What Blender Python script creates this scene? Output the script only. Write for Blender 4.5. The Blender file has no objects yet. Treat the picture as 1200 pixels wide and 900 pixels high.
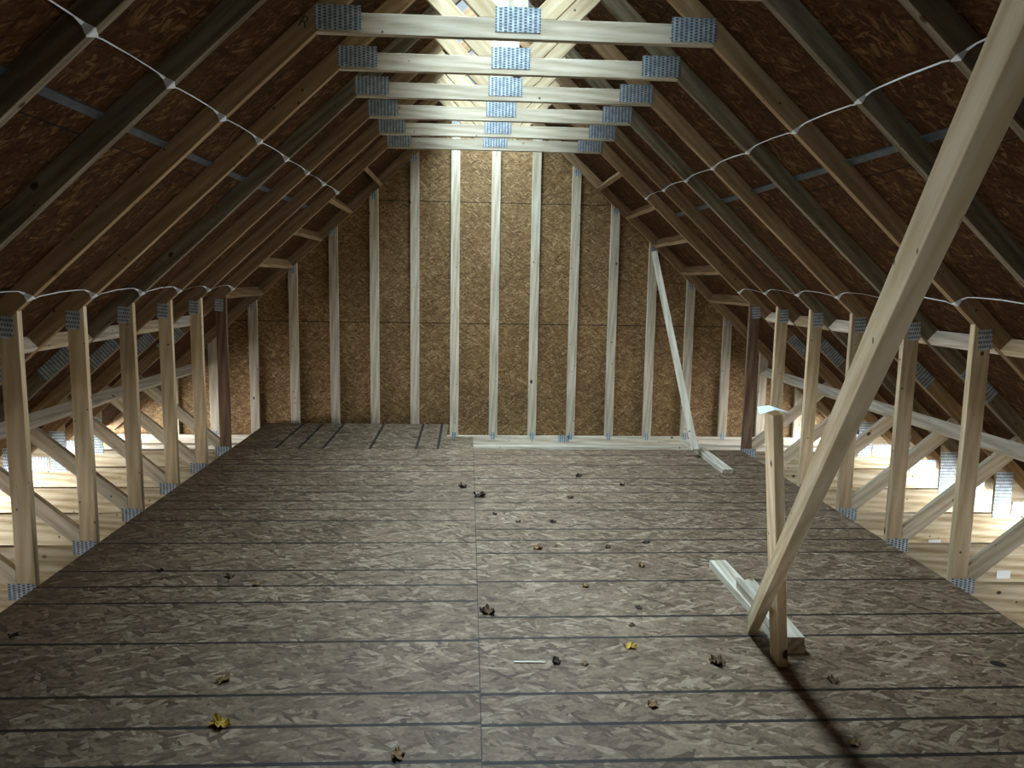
import bpy, bmesh, math, random
from mathutils import Vector, Matrix
random.seed(7)
C = bpy.context.scene.collection
SC = bpy.context.scene

# ------------------------------------------------------------------ camera
cam = bpy.data.cameras.new('camera'); cam_ob = bpy.data.objects.new('camera', cam); C.objects.link(cam_ob)
Rv = Vector((0.99832414, -0.05544322, 0.01658222)); Uv = Vector((-0.00896088, 0.13498347, 0.99080733)); Fv = Vector((0.05717187, 0.98929546, -0.13426043))
cam_ob.matrix_world = Matrix(((Rv.x, Uv.x, -Fv.x, 0), (Rv.y, Uv.y, -Fv.y, 0), (Rv.z, Uv.z, -Fv.z, 1.4995), (0, 0, 0, 1)))
cam.lens = 902.94 / 1200 * 36; cam.sensor_width = 36; cam.clip_start = 0.02
SC.camera = cam_ob

# ------------------------------------------------------------------ light
RIDGE_W, EAVE_W, WORLD, EXPO = 275.0, 580.0, 0.6, 0.38
SC.view_settings.view_transform = 'Standard'; SC.view_settings.look = 'None'
SC.view_settings.gamma = 1; SC.view_settings.use_curve_mapping = False
SC.view_settings.exposure = EXPO
w = bpy.data.worlds.new('sky'); SC.world = w; w.use_nodes = True
w.node_tree.nodes['Background'].inputs[0].default_value = (0.72, 0.88, 1.0, 1)
w.node_tree.nodes['Background'].inputs[1].default_value = WORLD
SC.cycles.use_denoising = True
SC.cycles.max_bounces = 8; SC.cycles.diffuse_bounces = 5
SC.cycles.use_adaptive_sampling = True

CX = 0.211            # centre line of the room
W2 = 2.268            # half width to the posts' inner faces
SL = 0.9174           # roof slope
ANG = math.atan(SL)
D0, SP = 3.6473, 0.6096
def under(a): return 1.32 + SL * (W2 - a)      # rafter underside above |x| = a
VT = 0.1206                                    # rafter depth measured upright

def area(name, loc, direction, sx, sy, power, col, spread=180):
    l = bpy.data.lights.new(name, 'AREA'); l.shape = 'RECTANGLE'; l.size = sx; l.size_y = sy; l.energy = power; l.color = col; l.spread = math.radians(spread)
    o = bpy.data.objects.new(name, l); C.objects.link(o)
    d = Vector(direction).normalized()
    x = Vector((0, 1, 0)); z = -d; x = (x - z * x.dot(z)).normalized(); y = z.cross(x)
    m = Matrix((x, y, z)).transposed().to_4x4(); m.translation = Vector(loc); o.matrix_world = m
    return o
area('ridge_daylight', (CX - 0.13, 5.15, 3.80), (0.28, 0, -1), 5.6, 0.50, RIDGE_W, (0.66, 0.87, 1.0), 140)
area('eave_daylight_left', (CX - 4.50, 4.2, -0.24), (1, 0, 0.22), 8.5, 0.40, EAVE_W, (0.90, 0.95, 1.0))
area('eave_daylight_right', (CX + 4.50, 4.2, -0.24), (-1, 0, 0.22), 8.5, 0.40, EAVE_W, (0.90, 0.95, 1.0))

# ------------------------------------------------------------------ materials
def nt(name):
    m = bpy.data.materials.new(name); m.use_nodes = True
    t = m.node_tree; b = t.nodes['Principled BSDF']
    return m, t, b
def N(t, k, **kw):
    n = t.nodes.new(k)
    for a, v in kw.items(): setattr(n, a, v)
    return n
def MA(t, op, a, b=None, c=None):
    n = N(t, 'ShaderNodeMath', operation=op)
    for i, v in enumerate((a, b, c)):
        if v is None: continue
        if isinstance(v, (int, float)): n.inputs[i].default_value = v
        else: t.links.new(v, n.inputs[i])
    return n.outputs[0]
def ramp(t, src, stops):
    r = N(t, 'ShaderNodeValToRGB'); e = r.color_ramp.elements
    while len(e) < len(stops): e.new(0.5)
    for el, (p, c) in zip(e, stops): el.position = p; el.color = (*c, 1)
    t.links.new(src, r.inputs[0]); return r.outputs[0]
def mixc(t, f, a, b, mode='MIX'):
    n = N(t, 'ShaderNodeMix', data_type='RGBA', blend_type=mode)
    for k, v in ((0, f), (6, a), (7, b)):
        if isinstance(v, (int, float)): n.inputs[k].default_value = v
        elif isinstance(v, tuple): n.inputs[k].default_value = (*v, 1)
        else: t.links.new(v, n.inputs[k])
    return n.outputs[2]

def wood(name, dark, mid, light, stain=0.0, stain_col=(0.1, 0.1, 0.07)):
    """sawn lumber: the grain runs along each board's own local X"""
    m, t, b = nt(name)
    tc = N(t, 'ShaderNodeTexCoord'); oi = N(t, 'ShaderNodeObjectInfo')
    off = N(t, 'ShaderNodeCombineXYZ')
    t.links.new(MA(t, 'MULTIPLY', oi.outputs['Random'], 37.0), off.inputs[0]); t.links.new(MA(t, 'MULTIPLY', oi.outputs['Random'], 91.0), off.inputs[1])
    add = N(t, 'ShaderNodeVectorMath', operation='ADD'); t.links.new(tc.outputs['Object'], add.inputs[0]); t.links.new(off.outputs[0], add.inputs[1])
    mp = N(t, 'ShaderNodeMapping'); mp.inputs['Scale'].default_value = (0.9, 11, 11); t.links.new(add.outputs[0], mp.inputs[0])
    # knots
    mk = N(t, 'ShaderNodeMapping'); mk.inputs['Scale'].default_value = (6.5, 9, 9); t.links.new(add.outputs[0], mk.inputs[0])
    vo = N(t, 'ShaderNodeTexVoronoi'); vo.inputs['Scale'].default_value = 1.0; t.links.new(mk.outputs[0], vo.inputs[0])
    sc_ = N(t, 'ShaderNodeSeparateColor'); t.links.new(vo.outputs['Color'], sc_.inputs[0])
    rare = MA(t, 'GREATER_THAN', sc_.outputs[0], 0.72)
    size = MA(t, 'MULTIPLY_ADD', sc_.outputs[1], 0.10, 0.07)
    kn = MA(t, 'MULTIPLY', MA(t, 'MULTIPLY', MA(t, 'SUBTRACT', 1.0, MA(t, 'DIVIDE', vo.outputs['Distance'], size)), 2.5), rare)
    kn = N(t, 'ShaderNodeClamp'); t.links.new(t.nodes[-2].outputs[0], kn.inputs[0]); kn = kn.outputs[0]
    # grain bent round the knots
    n1 = N(t, 'ShaderNodeTexNoise'); n1.inputs['Scale'].default_value = 2.2; n1.inputs['Detail'].default_value = 7; n1.inputs['Roughness'].default_value = 0.65
    n1.inputs['Distortion'].default_value = 0.5; t.links.new(mp.outputs[0], n1.inputs[0])
    wv = N(t, 'ShaderNodeTexWave', wave_type='BANDS', bands_direction='DIAGONAL'); wv.inputs['Scale'].default_value = 1.1
    wv.inputs['Distortion'].default_value = 6; wv.inputs['Detail'].default_value = 3; t.links.new(mp.outputs[0], wv.inputs[0])
    v = MA(t, 'ADD', MA(t, 'MULTIPLY', n1.outputs[0], 0.84), MA(t, 'MULTIPLY', wv.outputs['Fac'], 0.16))
    col = ramp(t, v, [(0.34, dark), (0.5, mid), (0.64, light)])
    # board to board tone
    tone = MA(t, 'MULTIPLY_ADD', oi.outputs['Random'], 0.34, 0.80)
    hs = N(t, 'ShaderNodeHueSaturation'); t.links.new(tone, hs.inputs['Value']); t.links.new(col, hs.inputs['Color']); col = hs.outputs[0]
    # handling dirt
    n2 = N(t, 'ShaderNodeTexNoise'); n2.inputs['Scale'].default_value = 3.5; n2.inputs['Detail'].default_value = 5
    ms = N(t, 'ShaderNodeMapping'); ms.inputs['Scale'].default_value = (0.6, 3, 3); t.links.new(add.outputs[0], ms.inputs[0]); t.links.new(ms.outputs[0], n2.inputs[0])
    d = ramp(t, n2.outputs[0], [(0.48, (0, 0, 0)), (0.70, (1, 1, 1))])
    dd = MA(t, 'MULTIPLY', d, 0.22 + stain)
    col = mixc(t, dd, col, stain_col)
    col = mixc(t, MA(t, 'MULTIPLY', kn, 0.95), col, (0.05, 0.025, 0.012))
    # nail holes and pin knots
    v2 = N(t, 'ShaderNodeTexVoronoi'); v2.inputs['Scale'].default_value = 17; t.links.new(add.outputs[0], v2.inputs[0])
    s2 = N(t, 'ShaderNodeSeparateColor'); t.links.new(v2.outputs['Color'], s2.inputs[0])
    pin = MA(t, 'MULTIPLY', MA(t, 'GREATER_THAN', s2.outputs[0], 0.62), MA(t, 'LESS_THAN', v2.outputs['Distance'], MA(t, 'MULTIPLY_ADD', s2.outputs[1], 0.06, 0.07)))
    col = mixc(t, MA(t, 'MULTIPLY', pin, 0.85), col, (0.05, 0.03, 0.018))
    t.links.new(col, b.inputs['Base Color']); b.inputs['Roughness'].default_value = 0.8; b.inputs['Specular IOR Level'].default_value = 0.25
    bp = N(t, 'ShaderNodeBump'); bp.inputs['Strength'].default_value = 0.25; bp.inputs['Distance'].default_value = 0.004
    t.links.new(n1.outputs[0], bp.inputs['Height']); t.links.new(bp.outputs[0], b.inputs['Normal'])
    return m
PINE = wood('pine', (0.50, 0.37, 0.21), (0.61, 0.475, 0.295), (0.70, 0.565, 0.38))
PINE_BROWN = wood('brown_pine', (0.22, 0.135, 0.065), (0.29, 0.185, 0.095), (0.36, 0.24, 0.135))
PINE_GREY = wood('weathered_pine', (0.12, 0.093, 0.055), (0.185, 0.147, 0.092), (0.25, 0.205, 0.138), 0.15, (0.08, 0.062, 0.04))
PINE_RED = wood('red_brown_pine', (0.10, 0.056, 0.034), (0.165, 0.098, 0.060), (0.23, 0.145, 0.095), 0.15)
PINE_YEL = wood('yellow_pine', (0.36, 0.26, 0.14), (0.56, 0.455, 0.29), (0.70, 0.60, 0.43))
PINE_WHITE = wood('pale_spruce', (0.48, 0.40, 0.29), (0.65, 0.57, 0.45), (0.76, 0.70, 0.59))
PINE_PALE = wood('pale_pine', (0.43, 0.355, 0.245), (0.56, 0.475, 0.35), (0.66, 0.58, 0.455))

def osb(name, deep, dark, mid, light, pale, L=(0.055, 0.016), rough=0.7, lines=None, turn=0.0, spec=0.4, seams=None, spot=None):
    m, t, b = nt(name)
    tc = N(t, 'ShaderNodeTexCoord')
    wn = N(t, 'ShaderNodeTexNoise'); wn.inputs['Scale'].default_value = 9; wn.inputs['Detail'].default_value = 2; t.links.new(tc.outputs['Object'], wn.inputs[0])
    ws = N(t, 'ShaderNodeVectorMath', operation='SCALE'); ws.inputs['Scale'].default_value = 0.014
    wsb = N(t, 'ShaderNodeVectorMath', operation='SUBTRACT'); wsb.inputs[1].default_value = (0.5, 0.5, 0.5)
    t.links.new(wn.outputs['Color'], wsb.inputs[0]); t.links.new(wsb.outputs[0], ws.inputs[0])
    wa = N(t, 'ShaderNodeVectorMath', operation='ADD'); t.links.new(tc.outputs['Object'], wa.inputs[0]); t.links.new(ws.outputs[0], wa.inputs[1])
    val = None; hgt = None
    specs = [(0.15, 0.0, 1.0), (0.9, 0.35, 1.0), (-0.45, 0.45, 1.1), (0.45, 0.5, 0.8), (-1.1, 0.62, 0.75), (0.62, 0.66, 1.2), (-0.25, 0.72, 0.6), (-0.7, 0.80, 0.9), (0.3, 0.86, 0.55)]
    for i, (a, thr, s) in enumerate(specs):
        mp = N(t, 'ShaderNodeMapping'); mp.vector_type = 'TEXTURE'
        mp.inputs['Rotation'].default_value = (0, 0, a + turn); mp.inputs['Scale'].default_value = (L[0] * s, L[1] * s, 1); mp.inputs['Location'].default_value = (0.37 * i, 0.71 * i, 0)
        t.links.new(wa.outputs[0], mp.inputs[0])
        vo = N(t, 'ShaderNodeTexVoronoi', voronoi_dimensions='2D'); vo.inputs['Scale'].default_value = 1.0; vo.inputs['Randomness'].default_value = 1.0
        t.links.new(mp.outputs[0], vo.inputs[0])
        sp = N(t, 'ShaderNodeSeparateColor'); t.links.new(vo.outputs['Color'], sp.inputs[0])
        v = sp.outputs[0]
        # shade of each strand rises along it a little
        v = MA(t, 'MULTIPLY_ADD', vo.outputs['Distance'], -0.22, MA(t, 'ADD', v, 0.08))
        if val is None: val = v
        else:
            f = MA(t, 'GREATER_THAN', sp.outputs[1], thr)
            mx = N(t, 'ShaderNodeMix'); t.links.new(f, mx.inputs[0]); t.links.new(val, mx.inputs[2]); t.links.new(v, mx.inputs[3]); val = mx.outputs[0]
    col = ramp(t, val, [(0.02, deep), (0.20, dark), (0.55, mid), (0.82, light), (0.97, pale)])
    # fine grain and broad blotches
    gn = N(t, 'ShaderNodeTexNoise'); gn.inputs['Scale'].default_value = 60; gn.inputs['Detail'].default_value = 3; t.links.new(wa.outputs[0], gn.inputs[0])
    col = mixc(t, 0.45, col, ramp(t, gn.outputs[0], [(0.3, (0.35, 0.34, 0.33)), (0.7, (1.32, 1.30, 1.27))]), 'MULTIPLY')
    bn = N(t, 'ShaderNodeTexNoise'); bn.inputs['Scale'].default_value = 1.6; bn.inputs['Detail'].default_value = 4; t.links.new(tc.outputs['Object'], bn.inputs[0])
    col = mixc(t, 0.6, col, ramp(t, bn.outputs[0], [(0.35, (0.72, 0.70, 0.68)), (0.65, (1.1, 1.1, 1.1))]), 'MULTIPLY')
    so = N(t, 'ShaderNodeSeparateXYZ'); t.links.new(tc.outputs['Object'], so.inputs[0])
    def linemask(coord, vals, hw):
        acc = None
        wob = MA(t, 'ADD', coord, MA(t, 'MULTIPLY', MA(t, 'SUBTRACT', gn.outputs[0], 0.5), 0.006))
        for v in vals:
            k = MA(t, 'COMPARE', wob, v, hw); acc = k if acc is None else MA(t, 'MAXIMUM', acc, k)
        return acc
    mask = None
    if lines:
        for (ax, vals, hw, sel) in lines:
            k = linemask(so.outputs[ax], vals, hw)
            if sel is not None:
                a2, lo, hi = sel
                k = MA(t, 'MULTIPLY', k, MA(t, 'MULTIPLY', MA(t, 'GREATER_THAN', so.outputs[a2], lo), MA(t, 'LESS_THAN', so.outputs[a2], hi)))
            mask = k if mask is None else MA(t, 'MAXIMUM', mask, k)
    if seams:
        (px, py, hw) = seams
        for ax, p_ in ((0, px), (1, py)):
            k = MA(t, 'LESS_THAN', MA(t, 'ABSOLUTE', MA(t, 'SUBTRACT', MA(t, 'FRACT', MA(t, 'DIVIDE', so.outputs[ax], p_)), 0.5)), hw / p_)
            mask = k if mask is None else MA(t, 'MAXIMUM', mask, k)
    if spot:
        dv = N(t, 'ShaderNodeVectorMath', operation='DISTANCE'); dv.inputs[1].default_value = (spot[0], spot[1], 0); t.links.new(wa.outputs[0], dv.inputs[0])
        mask = MA(t, 'MAXIMUM', mask, MA(t, 'LESS_THAN', dv.outputs['Value'], spot[2]))
    if mask is not None: col = mixc(t, MA(t, 'MULTIPLY', mask, 0.93), col, (0.012, 0.010, 0.009))
    t.links.new(col, b.inputs['Base Color']); b.inputs['Roughness'].default_value = rough; b.inputs['Specular IOR Level'].default_value = spec
    bp = N(t, 'ShaderNodeBump'); bp.inputs['Strength'].default_value = 0.35; bp.inputs['Distance'].default_value = 0.002
    t.links.new(val, bp.inputs['Height']); t.links.new(bp.outputs[0], b.inputs['Normal'])
    return m
LR = [2.03, 2.227, 2.433, 2.63, 3.071, 3.275, 3.686, 4.089, 4.301, 4.502, 4.888, 5.064, 5.32, 5.528, 5.714, 6.139, 6.50]
LL = [2.03, 2.241, 2.447, 2.648, 3.056, 3.455, 3.648, 3.85, 4.267, 4.675, 4.909, 5.104, 5.315, 5.496, 5.909, 6.118, 6.295]
OSB_FLOOR = osb('osb_floor', (0.100, 0.064, 0.038), (0.155, 0.103, 0.063), (0.215, 0.149, 0.094), (0.272, 0.193, 0.125), (0.37, 0.285, 0.195),
                L=(0.105, 0.027), rough=0.55,
                lines=[(1, LR, 0.009, (0, 0.055, 9)), (1, LL, 0.009, (0, -9, 0.055)), (0, [0.055], 0.0018, None)], spot=(2.141, 2.806, 0.028))
OSB_SCRAP = osb('osb_offcut', (0.080, 0.052, 0.030), (0.125, 0.085, 0.051), (0.185, 0.132, 0.083), (0.240, 0.175, 0.113), (0.36, 0.285, 0.20),
                L=(0.105, 0.027), rough=0.6, lines=[(0, [-1.68, -1.48, -1.27, -0.86, -0.455, -0.262], 0.013, None)])
OSB_WALL = osb('osb_wall', (0.13, 0.070, 0.027), (0.195, 0.110, 0.045), (0.255, 0.150, 0.064), (0.315, 0.194, 0.088), (0.44, 0.30, 0.155),
               L=(0.060, 0.013), rough=0.7, spec=0.2, lines=[(1, [1.045, 2.264], 0.004, None)])
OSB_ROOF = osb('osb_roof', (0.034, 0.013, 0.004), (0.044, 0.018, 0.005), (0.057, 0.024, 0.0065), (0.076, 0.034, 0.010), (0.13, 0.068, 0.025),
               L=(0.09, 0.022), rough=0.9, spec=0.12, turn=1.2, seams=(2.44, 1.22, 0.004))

def plate_mat():
    m, t, b = nt('galvanised_toothed_plate')
    tc = N(t, 'ShaderNodeTexCoord'); so = N(t, 'ShaderNodeSeparateXYZ'); t.links.new(tc.outputs['Object'], so.inputs[0])
    # punched slots in staggered columns: local X = column pitch, local Z = slot length
    col_i = MA(t, 'FLOOR', MA(t, 'DIVIDE', so.outputs[0], 0.0225))
    fx = MA(t, 'ABSOLUTE', MA(t, 'SUBTRACT', MA(t, 'FRACT', MA(t, 'DIVIDE', so.outputs[0], 0.0225)), 0.5))
    zz = MA(t, 'ADD', MA(t, 'DIVIDE', so.outputs[2], 0.0125), MA(t, 'MULTIPLY', col_i, 0.5))
    fz = MA(t, 'ABSOLUTE', MA(t, 'SUBTRACT', MA(t, 'FRACT', zz), 0.5))
    slot = MA(t, 'MULTIPLY', MA(t, 'LESS_THAN', fx, 0.27), MA(t, 'LESS_THAN', fz, 0.33))
    n = N(t, 'ShaderNodeTexNoise'); n.inputs['Scale'].default_value = 30; t.links.new(tc.outputs['Object'], n.inputs[0])
    base = ramp(t, n.outputs[0], [(0.35, (0.34, 0.40, 0.45)), (0.65, (0.58, 0.66, 0.73))])
    c = mixc(t, slot, base, (0.10, 0.125, 0.15))
    t.links.new(c, b.inputs['Base Color']); b.inputs['Metallic'].default_value = 0.3; b.inputs['Roughness'].default_value = 0.4
    bp = N(t, 'ShaderNodeBump'); bp.inputs['Strength'].default_value = 1.0; bp.inputs['Distance'].default_value = 0.003; bp.invert = True
    t.links.new(slot, bp.inputs['Height']); t.links.new(bp.outputs[0], b.inputs['Normal'])
    return m
PLATE = plate_mat()
def plain(name, col, rough=0.6, metal=0.0, var=0.25, scale=20):
    m, t, b = nt(name); tc = N(t, 'ShaderNodeTexCoord'); n = N(t, 'ShaderNodeTexNoise'); n.inputs['Scale'].default_value = scale; n.inputs['Detail'].default_value = 4
    t.links.new(tc.outputs['Object'], n.inputs[0])
    c = ramp(t, n.outputs[0], [(0.3, tuple(x * (1 - var) for x in col)), (0.7, tuple(min(1, x * (1 + var)) for x in col))])
    t.links.new(c, b.inputs['Base Color']); b.inputs['Roughness'].default_value = rough; b.inputs['Metallic'].default_value = metal
    return m
STRAP = plain('bright_steel_strap', (0.86, 0.90, 0.92), 0.35, 0.25, 0.06)
SPACER = plain('dull_zinc_spacer', (0.09, 0.105, 0.11), 0.5, 0.6, 0.3)
INK = plain('black_marker', (0.012, 0.012, 0.014), 0.6)
PAPER = plain('white_paper', (0.75, 0.77, 0.78), 0.8, 0, 0.06)
STRING = plain('pink_string', (0.62, 0.36, 0.42), 0.8)
DRY = plain('drywall_paper', (0.45, 0.43, 0.38), 0.9)
LEAF_M = [plain('dead_leaf_brown', (0.085, 0.045, 0.018), 0.75, 0, 0.5, 90), plain('dead_leaf_yellow', (0.42, 0.26, 0.03), 0.7, 0, 0.5, 90), plain('dead_leaf_tan', (0.22, 0.13, 0.05), 0.75, 0, 0.5, 90), plain('dead_leaf_dark', (0.03, 0.018, 0.010), 0.8, 0, 0.4, 90)]

# ------------------------------------------------------------------ builders
def finish(name, bm, mat, parent=None, mw=None, bevel=0.0):
    if bevel:
        bmesh.ops.bevel(bm, geom=[e for e in bm.edges], offset=bevel, segments=1, affect='EDGES', clamp_overlap=True)
    bmesh.ops.recalc_face_normals(bm, faces=bm.faces)
    me = bpy.data.meshes.new(name); bm.to_mesh(me); bm.free(); me.materials.append(mat)
    o = bpy.data.objects.new(name, me); C.objects.link(o)
    if parent is not None: o.parent = parent
    if mw is not None:
        o.matrix_basis = mw          # relative to the parent
    return o
def prism(pts, y0, y1):
    bm = bmesh.new()
    a = [bm.verts.new((x, y0, z)) for x, z in pts]; c = [bm.verts.new((x, y1, z)) for x, z in pts]
    bm.faces.new(a); bm.faces.new(c[::-1]); n = len(pts)
    for i in range(n): bm.faces.new((a[i], a[(i + 1) % n], c[(i + 1) % n], c[i]))
    return bm
def plank(name, pts, y0, y1, ang, mat, parent=None, bevel=0.0015):
    """a flat-sided member in the XZ plane, thickness y0..y1; its local X lies along the board (angle ang)"""
    cx = sum(p[0] for p in pts) / len(pts); cz = sum(p[1] for p in pts) / len(pts)
    ca, sa = math.cos(ang), math.sin(ang)
    loc = [((x - cx) * ca + (z - cz) * sa, -(x - cx) * sa + (z - cz) * ca) for x, z in pts]
    ym = (y0 + y1) / 2
    bm = prism(loc, y0 - ym, y1 - ym)
    m = Matrix.Translation((cx, ym, cz)) @ Matrix.Rotation(-ang, 4, 'Y')
    return finish(name, bm, mat, parent, m, bevel)
def box(name, c, s, mat, parent=None, rot=None, bevel=0.0015):
    bm = bmesh.new(); bmesh.ops.create_cube(bm, size=1); bmesh.ops.scale(bm, vec=s, verts=bm.verts)
    m = Matrix.Translation(c)
    if rot is not None: m = m @ rot
    return finish(name, bm, mat, parent, m, bevel)
def beam(name, p0, p1, wv, th, face, mat, parent=None, bevel=0.0015):
    """a straight board from p0 to p1, wide side wv perpendicular to 'face' (normal of its wide face), thickness th"""
    p0, p1 = Vector(p0), Vector(p1); x = (p1 - p0).normalized(); z = Vector(face); z = (z - x * z.dot(x)).normalized(); y = z.cross(x)
    m = Matrix((x, y, z)).transposed().to_4x4(); m.translation = (p0 + p1) / 2
    bm = bmesh.new(); bmesh.ops.create_cube(bm, size=1); bmesh.ops.scale(bm, vec=((p1 - p0).length, wv, th), verts=bm.verts)
    return finish(name, bm, mat, parent, m, bevel)
def tag(o, label, cat=None, group=None, kind=None):
    if label: o['label'] = label
    if cat: o['category'] = cat
    if group: o['group'] = group
    if kind: o['kind'] = kind
    return o
def empty(name, loc, label=None, cat=None, group=None):
    o = bpy.data.objects.new(name, None); C.objects.link(o); o.location = loc; o.empty_display_size = 0.1
    return tag(o, label, cat, group)

# ------------------------------------------------------------------ the setting
Y_BACK = 7.948; Y_FRONT = -2.6
floor = box('floor', (CX, (Y_FRONT + 6.722) / 2, -0.009), (2 * W2 + 0.004, 6.722 - Y_FRONT, 0.018), OSB_FLOOR, bevel=0)
# keep object coordinates equal to the world's so that the chalk lines fall where they are
def worldize(o):
    o.data.transform(o.matrix_basis); o.matrix_basis = Matrix.Identity(4)
worldize(floor); tag(floor, 'grey-brown strand board subfloor with black lines across', kind='structure')
below = box('ceiling', (CX, (Y_FRONT + Y_BACK) / 2, -0.266), (7.8, Y_BACK - Y_FRONT, 0.02), DRY, bevel=0)
tag(below, 'top of the ceiling below the truss chords', kind='structure')
def gable_panel(name, y):
    zt = under(0) + VT
    pts = [(CX - 4.0, -0.26), (CX + 4.0, -0.26), (CX + 4.0, under(4.0) + VT + 0.02), (CX, zt + 0.012), (CX - 4.0, under(4.0) + VT + 0.02)]
    bm = bmesh.new()
    f = [bm.verts.new((x, z, 0)) for x, z in pts]; b = [bm.verts.new((x, z, 0.012)) for x, z in pts]
    bm.faces.new(f); bm.faces.new(b[::-1])
    for i in range(5): bm.faces.new((f[i], f[(i + 1) % 5], b[(i + 1) % 5], b[i]))
    m = Matrix(((1, 0, 0, 0), (0, 0, 1, y), (0, 1, 0, 0), (0, 0, 0, 1)))     # local XY -> world XZ
    return tag(finish(name, bm, OSB_WALL, None, m), None, kind='structure')
wb = gable_panel('wall_back', Y_BACK); wb['label'] = 'orange-brown strand board gable wall behind the studs'
wf = gable_panel('wall_front', Y_FRONT - 0.012); wf['label'] = 'strand board gable wall behind the camera'
def slope(name, side):
    """roof sheathing: local x = world y, local y = up the slope"""
    a0, a1 = 3.90, 0.0
    L = (a0 - a1) / math.cos(ANG)
    gap = (0.36 if side < 0 else 0.15) / math.cos(ANG)
    y0, y1, yo, ye = Y_FRONT, Y_BACK + 0.012, 2.1, 7.84
    pts = [(y0, 0), (y1, 0), (y1, L), (ye, L), (ye, L - gap), (yo, L - gap), (yo, L), (y0, L)]
    bm = bmesh.new(); f = [bm.verts.new((x, y, 0)) for x, y in pts]; b = [bm.verts.new((x, y, 0.012)) for x, y in pts]
    bm.faces.new(f); bm.faces.new(b[::-1]); n = len(pts)
    for i in range(n): bm.faces.new((f[i], f[(i + 1) % n], b[(i + 1) % n], b[i]))
    X = Vector((0, 1, 0)); Yv = Vector((-side * math.cos(ANG), 0, math.sin(ANG))); Z = Vector((side * math.sin(ANG), 0, math.cos(ANG)))
    m = Matrix((X, Yv, Z)).transposed().to_4x4(); m.translation = Vector((CX + side * a0, 0, under(a0) + VT + 0.0005))
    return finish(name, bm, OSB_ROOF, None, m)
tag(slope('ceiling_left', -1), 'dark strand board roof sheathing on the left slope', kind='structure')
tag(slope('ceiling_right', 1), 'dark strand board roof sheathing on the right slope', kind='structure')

# ------------------------------------------------------------------ the trusses
T = 0.038
def plate(parent, a, z, w_, h_, y=-0.0012, rot=0.0, vertical=False, name='connector_plate'):
    """a toothed plate; its slots run along local Z"""
    r = Matrix.Rotation(-rot + (math.pi / 2 if vertical else 0), 4, 'Y')
    if vertical: w_, h_ = h_, w_
    return box(name, (a, y, z), (w_, 0.0018, h_), PLATE, parent, r, bevel=0)
def make_truss(name, loc, mats):
    root = empty(name, loc)
    mr, ml, mt, mp_r, mp_l = mats['rafter_r'], mats['rafter_l'], mats['tie'], mats['post_r'], mats['post_l']
    for s in (-1, 1):
        q = lambda pts: [(s * a, z) for a, z in pts]
        R_ = mr if s > 0 else ml
        P_ = mp_r if s > 0 else mp_l
        plank('rafter', q([(0.0, under(0)), (3.727, -0.018), (3.858, -0.018), (0.0, under(0) + VT)]), 0, T, -s * ANG, R_, root)
        plank('post', q([(W2, -0.018), (W2 + 0.0889, -0.018), (W2 + 0.0889, under(W2 + 0.0889)), (W2, under(W2))]), 0, T, math.pi / 2, P_, root)
        wa = math.atan(0.8344)
        plank('diagonal_web', q([(2.357, -0.018), (2.357, 0.085), (3.015, 0.634), (3.081, 0.574), (2.3715, -0.018)]), 0, T, s * wa, PINE_PALE, root)
        plank('ridge_web', q([(0.0445, 2.664), (0.17, 2.664), (0.4725, 2.9665), (0.407, 3.0265)]), 0, T, s * math.pi / 4, PINE, root)
        plank('heel_post', q([(3.36, -0.018), (3.449, -0.018), (3.449, under(3.449)), (3.36, under(3.36))]), 0, T, math.pi / 2, PINE, root)
        plank('heel_wedge', q([(3.449, -0.018), (3.449, under(3.449)), (3.726, -0.018)]), 0, T, 0, PINE_YEL, root)
        plate(root, s * 0.803, 2.641, 0.205, 0.105)
        plate(root, s * 2.335, -0.022, 0.128, 0.082)
        plate(root, s * 2.325, 1.245, 0.072, 0.10, rot=s * 0.08, vertical=True)
        plate(root, s * 2.74, under(2.74) + VT / 2, 0.25, 0.086, rot=-s * ANG)
        plate(root, s * 3.405, 0.11, 0.12, 0.32, vertical=True)
        plate(root, s * 3.59, 0.015, 0.22, 0.10)
        plate(root, s * 0.10, under(0.10) + VT / 2 - 0.02, 0.16, 0.10)
    plank('collar_tie', [(-0.9, 2.575), (0.9, 2.575), (0.803, 2.664), (-0.803, 2.664)], 0, T, 0, mt, root)
    plank('king_post', [(-0.0445, 2.664), (0.0445, 2.664), (0.0445, under(0.0445)), (0, under(0)), (-0.0445, under(0.0445))], 0, T, math.pi / 2, PINE_WHITE, root)
    plank('bottom_chord', [(-3.95, -0.253), (3.95, -0.253), (3.95, -0.10), (3.858, -0.018), (-3.858, -0.018), (-3.95, -0.10)], 0, T, 0, PINE_YEL, root)
    plate(root, 0, 2.657, 0.205, 0.108)
    return root
fresh = dict(rafter_r=PINE_BROWN, rafter_l=PINE_BROWN, tie=PINE_PALE, post_r=PINE, post_l=PINE)
proto = make_truss('roof_truss', (CX, D0, 0), fresh)
def dup(root, loc, name=None):
    r = root.copy(); C.objects.link(r); r.location = loc
    for ch in list(root.children):
        c = ch.copy(); C.objects.link(c); c.parent = r
    return r
G = 'attic roof trusses in a row'
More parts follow.
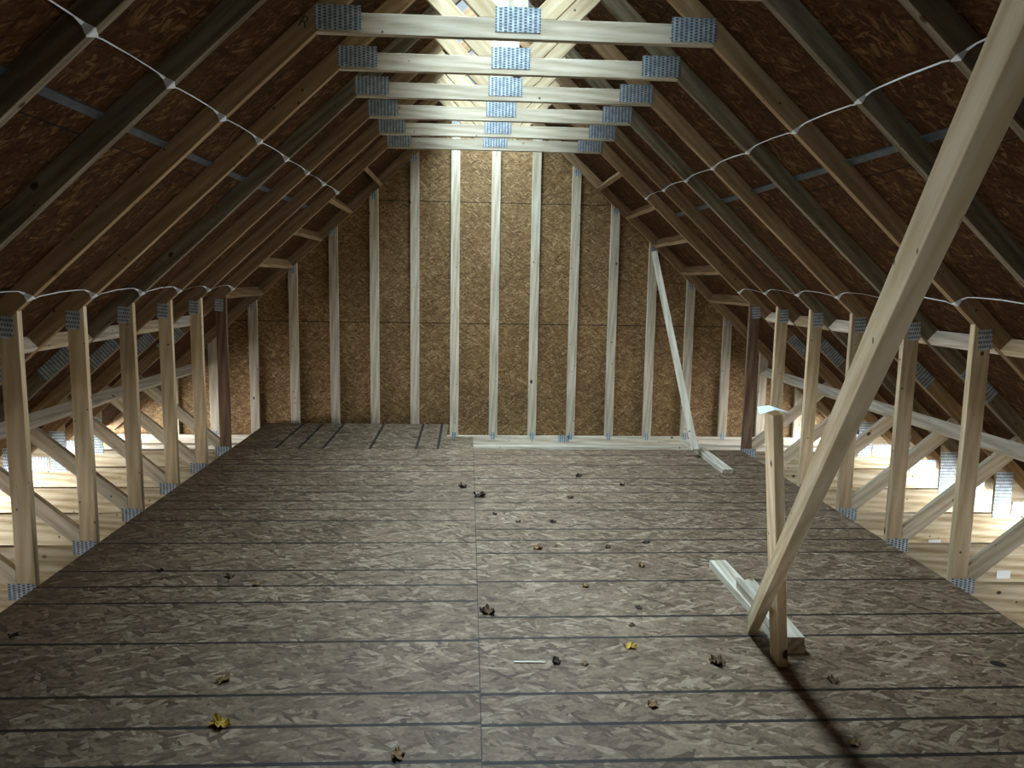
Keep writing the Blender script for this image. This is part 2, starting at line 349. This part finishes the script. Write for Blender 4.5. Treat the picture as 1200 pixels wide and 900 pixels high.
labels = {
    0: 'roof truss whose collar tie is the topmost in view, handwritten R beside its left end',
    1: 'roof truss with the second collar tie down from the top of the view',
    2: 'roof truss with the third collar tie down from the top of the view',
    3: 'roof truss with the fourth collar tie down, third in front of the gable wall',
    4: 'roof truss with the fifth collar tie down, second in front of the gable wall',
    5: 'roof truss nearest the gable wall, lowest collar tie and red-brown posts',
    -1: 'grey weathered roof truss one bay nearer than the nearest collar tie in view',
    -2: 'grey weathered roof truss crossing the top left and top right corners of the view',
    -3: 'roof truss just outside the upper corners of the view, past the leaning brace',
    -4: 'roof truss overhead, two bays in front of the viewpoint',
    -5: 'roof truss overhead, one bay in front of the viewpoint',
    -6: 'roof truss directly over the viewpoint, holding the top of the long leaning brace',
}
trusses = {0: proto}
for i in (1, 2, 3, 4, 5, -1, -2, -3, -4, -5, -6):
    trusses[i] = dup(proto, (CX, D0 + SP * i, 0))
for i, r in trusses.items(): tag(r, labels[i], 'roof truss', G)
def setmat(root, kind, side, mat):
    for ch in root.children:
        if ch.name.split('.')[0] == kind and (side == 0 or ch.location.x * side > 0):
            ch.data = ch.data.copy(); ch.data.materials[0] = mat
for i in (-1, -2): setmat(trusses[i], 'rafter', 0, PINE_GREY)
setmat(trusses[2], 'rafter', -1, PINE_GREY)
setmat(trusses[1], 'rafter', 1, PINE_GREY); setmat(trusses[3], 'rafter', 1, PINE_GREY)
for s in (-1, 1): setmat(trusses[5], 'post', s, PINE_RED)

# handwriting on the nearest left rafter
def writing(txt, parent, loc, size, rz):
    cu = bpy.data.curves.new('handwriting', 'FONT'); cu.body = txt; cu.size = size; cu.extrude = 0.0002; cu.shear = 0.3; cu.offset = -0.001
    cu.materials.append(INK)
    tmp = bpy.data.objects.new('handwriting', cu)
    me = bpy.data.meshes.new_from_object(tmp); bpy.data.objects.remove(tmp)
    if not me.materials: me.materials.append(INK)
    o = bpy.data.objects.new('handwriting', me); C.objects.link(o); o.parent = parent
    o.matrix_basis = Matrix.Translation(loc) @ Matrix.Rotation(rz, 4, 'Y') @ Matrix.Rotation(math.pi / 2, 4, 'X')
    o['label'] = 'black handwritten marking'
writing('R', trusses[0], (-0.985, -0.0012, 2.60), 0.075, 0.25)
writing('T2', trusses[1], (-0.62, -0.0012, 2.775), 0.085, -0.1)

# ------------------------------------------------------------------ the gable truss
gt = empty('gable_truss', (CX, 7.91, 0), 'gable end truss of upright studs against the strand board end wall', 'gable truss')
for s in (-1, 1):
    q = lambda pts: [(s * a, z) for a, z in pts]
    plank('rafter', q([(0.0, under(0)), (3.80, under(3.80)), (3.80, under(3.80) + VT), (0.0, under(0) + VT)]), 0, T, -s * ANG, PINE_BROWN, gt)
k = -4
while True:
    x0 = -2.2169 + 0.4064 * k - CX; x1 = x0 + 0.0889; k += 1
    if x1 < -3.45: continue
    if x0 > 3.40: break
    def ur(x): return under(abs(x))
    top = [(x1, ur(x1)), (x0, ur(x0))]
    if x0 < 0 < x1: top = [(x1, ur(x1)), (0, under(0)), (x0, ur(x0))]
    plank('stud', [(x0, -0.124), (x1, -0.124)] + top, 0, T, math.pi / 2, PINE_PALE, gt)
    plate(gt, (x0 + x1) / 2, -0.122, 0.045, 0.075)
    zt = min(ur(x0), ur(x1))
    if abs(x0) < 2.6: plate(gt, (x0 + x1) / 2, zt + 0.01, 0.05, 0.06)
plank('bottom_chord', [(-3.80, -0.213), (3.80, -0.213), (3.80, -0.124), (-3.80, -0.124)], 0, T, 0, PINE_WHITE, gt)
plate(gt, 0.80, -0.150, 0.11, 0.07)
sill = box('sill_plate', (CX, 7.88, -0.234), (7.6, 0.135, 0.038), PINE_WHITE)
tag(sill, 'pale sill board lying flat along the foot of the gable wall', 'board')

# ------------------------------------------------------------------ offcuts of strand board filling the bay by the gable
def slab(name, x0, x1, y0, y1, z0, z1, mat):
    o = box(name, ((x0 + x1) / 2, (y0 + y1) / 2, (z0 + z1) / 2), (x1 - x0, y1 - y0, z1 - z0), mat, bevel=0); worldize(o); return o
tag(slab('floor_offcut', -2.055, -0.20, 6.724, 7.905, -0.018, 0.0, OSB_SCRAP), 'wide strand board offcut against the gable wall with dark lines running toward it', 'board')
tag(slab('floor_filler', -0.198, 0.055, 6.724, 7.27, -0.020, -0.002, OSB_SCRAP), 'small square strand board offcut beside the wide one, short of the gable wall', 'board')
for nm, x0 in (('floor_bearer', -0.235),):
    tag(box(nm, (x0, 7.31, -0.063), (0.038, 1.17, 0.0889), PINE), 'wood bearer under the edge of the wide strand board offcut', 'board')

# ------------------------------------------------------------------ blocking
def perp(a, s, n):     # point at |x| = a on the rafter underside moved n up along the roof normal
    return (CX + s * (a + n * math.sin(ANG)), under(a) + n * math.cos(ANG))
lad = ['topmost', 'second from the top', 'third from the top', 'fourth from the top', 'lowest']
for s, sn in ((-1, 'left'), (1, 'right')):
    for j in range(5):
        a = 1.085 + 0.2985 * j
        x, z = perp(a, s, 0.0445)
        y0, y1 = D0 + 5 * SP + T, 7.91
        o = beam('blocking', (x, y0, z), (x, y1, z), 0.0889, T, (-s * math.cos(ANG), 0, math.sin(ANG)), PINE_BROWN)
        tag(o, 'short outlooker block by the gable on the %s slope, %s of five' % (sn, lad[j]), 'blocking', 'outlooker blocks by the gable')
ordn = ['nearest', 'second nearest', 'third nearest', 'fourth nearest', 'fifth nearest', 'farthest']
for s, sn, a in ((-1, 'left', 2.526), (1, 'right', 2.42)):
    for j, i in enumerate(range(-1, 5)):
        x, z = perp(a, s, 0.040)
        y0 = D0 + i * SP + T; y1 = y0 + SP - T
        o = beam('blocking', (x, y0, z), (x, y1, z), 0.0800, T, (-s * math.cos(ANG), 0, math.sin(ANG)), (PINE, PINE_WHITE)[j % 2])
        tag(o, 'wood block between rafters behind the %s post tops, %s of its row' % (sn, ordn[j]), 'blocking', 'blocks behind the post tops')

# ------------------------------------------------------------------ lateral braces on the diagonal webs
wa = math.atan(0.8344)
for s, sn in ((-1, 'left'), (1, 'right')):
    a, z = 2.925, 0.085 + 0.8344 * (2.925 - 2.357)
    n = (-s * math.sin(wa), 0, math.cos(wa))
    c = (CX + s * a + n[0] * 0.0205, z + n[2] * 0.0205 + 0.006)
    o = beam('lateral_brace', (c[0], 0.3, c[1]), (c[0], 7.88, c[1]), 0.0889, T, n, PINE_WHITE)
    tag(o, 'long horizontal brace running over the diagonal webs behind the %s posts' % sn, 'brace')

# ------------------------------------------------------------------ steel straps across the rafters
def ribbon(bm, secs, th=0.0014):
    """secs: (centre, half width vector, thickness direction)"""
    prev = None
    for c, h, t_ in secs:
        c, h, t_ = Vector(c), Vector(h), Vector(t_).normalized() * th
        cur = [bm.verts.new(c - h), bm.verts.new(c + h), bm.verts.new(c + h + t_), bm.verts.new(c - h + t_)]
        if prev:
            for i in range(4): bm.faces.new((prev[i], prev[(i + 1) % 4], cur[(i + 1) % 4], cur[i]))
        else: bm.faces.new(cur[::-1])
        prev = cur
    bm.faces.new(prev)
def strap(a, s, i0, i1, label, run=0.032, wide=0.019, thin=0.0022):
    bm = bmesh.new()
    along = Vector((s * math.cos(ANG), 0, -math.sin(ANG))); nrm = Vector((s * math.sin(ANG), 0, math.cos(ANG)))
    base = Vector((CX + s * a, 0, under(a)))
    for i in range(i0, i1 + 1):
        y = D0 + SP * i; yp = y - SP + T
        sh = random.uniform(-0.004, 0.004)
        P = lambda yy, n: base + Vector((0, yy, 0)) + nrm * n + along * sh
        tw = random.uniform(-0.6, 0.6)
        hv = lambda k, an: (along * math.cos(an) + nrm * math.sin(an)) * k
        secs = [(P(y + T + 0.001, -0.0022), along * thin, nrm), (P(y - 0.002, -0.0022), along * wide, nrm), (P(y - 0.0035, 0.0), along * wide, (0, -1, 0)),
                (P(y - 0.006, run * 0.9), along * (wide * 0.35), (0, -1, 0)), (P(y - 0.035, run + 0.012), along * thin, nrm),
                (P(y - 0.12, run + 0.012), hv(thin, tw), nrm), (P((y + yp) / 2, run + 0.004), hv(thin, tw * 2), nrm),
                (P(yp + 0.06, run * 0.4), hv(thin, tw), nrm), (P(yp + 0.002, -0.001), along * thin, nrm)]
        ribbon(bm, secs)
    o = finish('steel_strap', bm, STRAP)
    tag(o, label, 'strap', 'thin bright straps across the rafters')
strap(1.317, -1, -2, 5, 'bright thin strap zigzagging down across the left rafters at mid height')
strap(2.205, -1, -1, 5, 'bright thin strap crossing the left rafters just above the posts')
strap(1.302, 1, -3, 5, 'bright thin strap crossing the right rafters at mid height', wide=0.012, thin=0.0028)
strap(2.16, 1, 0, 5, 'bright thin strap crossing the right rafters just above the posts', wide=0.014, thin=0.0025)
for s, sn in ((-1, 'left'), (1, 'right')):
    bm = bmesh.new(); along = Vector((s * math.cos(ANG), 0, -math.sin(ANG))); nrm = Vector((s * math.sin(ANG), 0, math.cos(ANG)))
    base = Vector((CX + s * 1.515, 0, under(1.515)))
    for i in range(-3, 5):
        y0 = D0 + SP * i + T; y1 = y0 + SP - T
        c = base + nrm * 0.082
        for yy in ():
            pass
        ribbon(bm, [(c + Vector((0, y0 + 0.002, 0)), along * 0.019, nrm), (c + Vector((0, y1 - 0.002, 0)), along * 0.019, nrm)])
        ribbon(bm, [(c + Vector((0, y0 + 0.002, 0)) - along * 0.019 - nrm * 0.006, nrm * 0.007, along), (c + Vector((0, y1 - 0.002, 0)) - along * 0.019 - nrm * 0.006, nrm * 0.007, along)])
    tag(finish('spacer_channel', bm, SPACER), 'dull grey metal channel running between the %s rafters under the sheathing' % sn, 'metal channel')

# ------------------------------------------------------------------ braces and boards standing on the floor
B = Vector((1.214, 3.085, 0.004)); d = Vector((-0.205, -0.76, 0.617)).normalized()
m_ = Vector((0.191, 0.587, 0.786)); n_ = Vector((0.96, -0.279, -0.025))
m_ = (m_ - d * m_.dot(d)).normalized(); n_ = (n_ - d * n_.dot(d)); n_ = (n_ - m_ * n_.dot(m_)).normalized()
bm = bmesh.new()
def at_z(P, z): return P + d * ((z - P.z) / d.z)
cor = [B, B + n_ * 0.0381, B + n_ * 0.0381 + m_ * 0.0889, B + m_ * 0.0889]
lo = [at_z(c, 0.002) if j < 2 else c for j, c in enumerate(cor)]
Lb = (2.70 - B.z) / d.z
hi = [c + d * Lb for c in cor]
X = d; Yl = m_; Zl = X.cross(Yl)
M = Matrix((X, Yl, Zl)).transposed().to_4x4(); M.translation = B + d * Lb / 2; Mi = M.inverted()
vl = [bm.verts.new(Mi @ v) for v in lo]; vh = [bm.verts.new(Mi @ v) for v in hi]
bm.faces.new(vl); bm.faces.new(vh[::-1])
for i in range(4): bm.faces.new((vl[i], vl[(i + 1) % 4], vh[(i + 1) % 4], vh[i]))
tag(finish('leaning_brace', bm, PINE, None, M, 0.0015), 'long wooden brace leaning up out of the right edge of the view', 'brace')
pst = empty('short_post', (1.254, 2.845, 0), 'short upright wooden post with a white scrap on its top, beside the long leaning brace', 'post')
beam('shaft', (0, 0, 0.0), (-0.086, 0.0, 1.01), 0.0889, T, (1, 0, 0), PINE, pst)
bm = bmesh.new()
pp = [(-0.075, -0.055, 0.004), (-0.02, -0.062, 0.024), (0.03, -0.055, 0.016), (0.048, -0.035, -0.008), (0.04, 0.03, 0.004), (0.0, 0.055, 0.022), (-0.05, 0.04, 0.018)]
cv = bm.verts.new((-0.01, -0.005, 0.028)); vs = [bm.verts.new(p) for p in pp]
for i in range(len(vs)): bm.faces.new((cv, vs[i], vs[(i + 1) % len(vs)]))
r_ = bmesh.ops.extrude_face_region(bm, geom=list(bm.faces)); bmesh.ops.translate(bm, vec=(0, 0, 0.0015), verts=[v for v in r_['geom'] if isinstance(v, bmesh.types.BMVert)])
cap = finish('paper_scrap', bm, PAPER, None, Matrix.Translation((1.168, 2.845, 1.008)))
tag(cap, 'crumpled white paper scrap draped over the top of the short post', 'paper')

def rough_board(name, p0, p1, wv, th, mat, broken=0.0):
    p0, p1 = Vector(p0), Vector(p1); L = (p1 - p0).length; x = (p1 - p0).normalized(); z = Vector((0, 0, 1)); y = z.cross(x)
    m = Matrix((x, y, z)).transposed().to_4x4(); m.translation = (p0 + p1) / 2
    bm = bmesh.new(); n = 9; top = []
    end = [(L / 2 + (random.uniform(-broken, broken) if broken else 0)) for _ in range(n)]
    pts = [(-L / 2, wv / 2), (-L / 2, -wv / 2)] + [(end[j], -wv / 2 + wv * j / (n - 1)) for j in range(n)]
    f = [bm.verts.new((a, b, -th / 2)) for a, b in pts]; g = [bm.verts.new((a, b, th / 2)) for a, b in pts]
    bm.faces.new(f); bm.faces.new(g[::-1]); k = len(pts)
    for i in range(k): bm.faces.new((f[i], f[(i + 1) % k], g[(i + 1) % k], g[i]))
    return finish(name, bm, mat, None, m, 0.001)
tag(rough_board('scrap_board', (1.345, 2.905, 0.019), (1.335, 3.87, 0.019), 0.0889, T, PINE_WHITE), 'lower of the two pale boards stacked on the floor behind the short post', 'board')
tag(rough_board('scrap_board', (1.335, 2.900, 0.0571), (1.352, 3.50, 0.0571), 0.0889, T, PINE_WHITE, 0.045), 'upper of the two stacked boards behind the short post, its far end split', 'board')
tag(rough_board('scrap_board', (2.062, 5.85, 0.019), (2.075, 6.98, 0.019), 0.0889, T, PINE_WHITE), 'flat board on the floor under the foot of the thin far brace', 'board')
o = beam('far_brace', (1.962, 6.41, 0.065), (1.885, 7.875, 1.80), 0.062, 0.030, (-0.35, -0.75, 0.55), PINE_WHITE)
tag(o, 'thin pale brace leaning up against the gable studs on the right', 'brace')

# ------------------------------------------------------------------ scraps
def paper(pts, label, th=0.001, mat=PAPER):
    bm = bmesh.new(); vs = [bm.verts.new(p) for p in pts]; bm.faces.new(vs)
    r_ = bmesh.ops.extrude_face_region(bm, geom=list(bm.faces)); bmesh.ops.translate(bm, vec=(0, 0, th), verts=[v for v in r_['geom'] if isinstance(v, bmesh.types.BMVert)])
    return tag(finish('paper_scrap', bm, mat), label, 'paper')

LEAVES = [
 ((-1.18, 3.76), 0, 0.05, 'brown dead leaf on the left of the floor, farther of two lying close together'),
 ((-1.02, 3.66), 2, 0.05, 'tan dead leaf on the left of the floor, nearer of two lying close together'),
 ((-0.90, 2.75), 2, 0.055, 'curled tan leaf with a dark edge, left foreground, behind the yellow leaf'),
 ((-0.82, 2.46), 1, 0.075, 'bright yellow leaf in the left foreground'),
 ((-1.87, 3.13), 3, 0.04, 'small dark leaf near the far left edge of the floor'),
 ((-1.55, 3.84), 3, 0.045, 'small dark crumb of leaf by the left floor edge, near the nearest left post'),
 ((-0.21, 2.27), 2, 0.055, 'tan leaf at the bottom edge of the view, left of the floor seam'),
 ((0.10, 3.33), 0, 0.08, 'dark brown leaf lying just right of the floor seam'),
 ((0.40, 4.16), 2, 0.06, 'orange-tan leaf right of the floor seam in mid floor'),
 ((0.51, 4.20), 2, 0.025, 'tiny tan leaf bit just right of the orange-tan leaf'),
 ((0.80, 4.17), 0, 0.04, 'small brown leaf in mid floor straight beyond the flat tan leaf'),
 ((1.04, 4.25), 3, 0.045, 'small dark leaf in mid floor, beyond and left of the stacked boards'),
 ((0.93, 3.89), 2, 0.05, 'flat tan leaf just left of the far end of the stacked boards'),
 ((0.59, 3.62), 2, 0.045, 'tan leaf left of the stacked boards, halfway to the seam'),
 ((0.80, 3.36), 3, 0.035, 'small dark leaf in mid floor, left of the middle of the stacked boards'),
 ((0.73, 3.18), 0, 0.03, 'pair-like curled brown leaf bit left of the foot of the leaning brace'),
 ((0.68, 2.98), 1, 0.055, 'olive-yellow leaf left of the foot of the short post'),
 ((0.36, 2.86), 3, 0.045, 'dark leaf touching the end of the pale wood sliver'),
 ((0.47, 2.84), 2, 0.03, 'small tan leaf a little right of the pale wood sliver'),
 ((0.67, 2.54), 2, 0.05, 'orange-tan leaf in the centre foreground'),
 ((1.00, 2.84), 0, 0.075, 'large crumpled olive-brown leaf left of the short post'),
 ((1.40, 2.69), 0, 0.05, 'brown leaf on the floor just right of the short post'),
 ((1.28, 2.29), 2, 0.045, 'curled tan leaf lying in the dark shadow of the brace'),
 ((0.18, 4.80), 3, 0.035, 'tiny dark leaf right of the seam, farther back in mid floor'),
 ((0.32, 4.64), 0, 0.04, 'small brown leaf right of the seam beside a pale strand'),
 ((0.54, 4.64), 3, 0.045, 'small dark leaf in mid floor right of the small brown leaf'),
 ((0.86, 5.76), 3, 0.06, 'dark leaf on the far floor straight before the gable studs'),
 ((1.15, 5.51), 3, 0.045, 'dark leaf on the far floor, rightmost there'),
 ((0.72, 5.17), 0, 0.055, 'reddish brown leaf standing up on the far floor'),
 ((0.09, 5.21), 3, 0.09, 'black clump of leaf on the seam at the far end of the floor'),
 ((-0.03, 5.46), 3, 0.08, 'dark leaf fragments just left of the seam near the offcuts'),
]
def leaf(loc, mi, size, label):
    bm = bmesh.new(); n = 26; pts = []
    rnd = random.Random(int(loc[0] * 1000 + loc[1] * 77))
    for j in range(n):
        an = 2 * math.pi * j / n
        r = size * (0.55 + 0.32 * abs(math.cos(2.5 * an)) ** 0.7 + rnd.uniform(-0.09, 0.09)) * 0.62
        pts.append((r * math.cos(an), 0.75 * r * math.sin(an)))
    cv = bm.verts.new((0, 0, 0.006)); mid = []; rim = []
    for j, (x, y) in enumerate(pts):
        q_ = 0.10 * size * math.sin(3 * j / n * 6.28 + rnd.random()) + 0.12 * size
        mid.append(bm.verts.new((x * 0.55, y * 0.55, 0.004 + 0.06 * size * rnd.random())))
        rim.append(bm.verts.new((x, y, max(0.001, q_ + rnd.uniform(-0.06, 0.22) * size))))
    for j in range(n):
        k = (j + 1) % n
        bm.faces.new((cv, mid[j], mid[k])); bm.faces.new((mid[j], rim[j], rim[k], mid[k]))
    r_ = bmesh.ops.extrude_face_region(bm, geom=list(bm.faces)); bmesh.ops.translate(bm, vec=(0, 0, 0.0008), verts=[v for v in r_['geom'] if isinstance(v, bmesh.types.BMVert)])
    for v in bm.verts: v.co.z = max(v.co.z, 0.0)
    zm = min(v.co.z for v in bm.verts)
    for v in bm.verts: v.co.z -= zm
    o = finish('dead_leaf', bm, LEAF_M[mi], None, Matrix.Translation((loc[0], loc[1], 0.0005)) @ Matrix.Rotation(rnd.uniform(0, 6.28), 4, 'Z'))
    tag(o, label, 'leaf', 'dead leaves on the floor')
for a in LEAVES: leaf(*a)
o = rough_board('wood_sliver', (0.19, 2.862, 0.003), (0.315, 2.857, 0.003), 0.010, 0.005, PINE_WHITE, 0.004); tag(o, 'short pale sliver of wood on the floor right of the seam', 'wood scrap')

paper([(-1.80, 6.95, 1.732), (-1.70, 6.93, 1.725), (-1.645, 6.93, 1.725), (-1.66, 7.02, 1.733), (-1.74, 7.05, 1.745)], 'white paper scrap caught between the last left rafter and an outlooker block')
bm = bmesh.new(); sp_ = []
for j in range(9):
    q_ = j / 8; sp_.append(((-1.616 + 0.331 * q_ + 0.006 * math.sin(j * 2.1), 3.640, 1.859 + 0.305 * q_ + 0.004 * math.cos(j * 1.7)), (0.0022 * 0.7, 0, -0.0022 * 0.7), (0, -1, 0)))
ribbon(bm, sp_, 0.003)
tag(finish('pink_string', bm, STRING), 'thin pink string lying along a left rafter beside the dull metal channel', 'string')
for i, a_, z_ in ((1, 3.218 - CX, -0.205),):
    box('paper_label', (a_, -0.0012, z_), (0.085, 0.0012, 0.05), PAPER, trusses[i], bevel=0)['label'] = 'white paper label'
box('paper_label', (3.169 - CX, -0.0012, -0.215), (0.085, 0.0012, 0.03), PAPER, trusses[2], bevel=0)['label'] = 'white paper label'
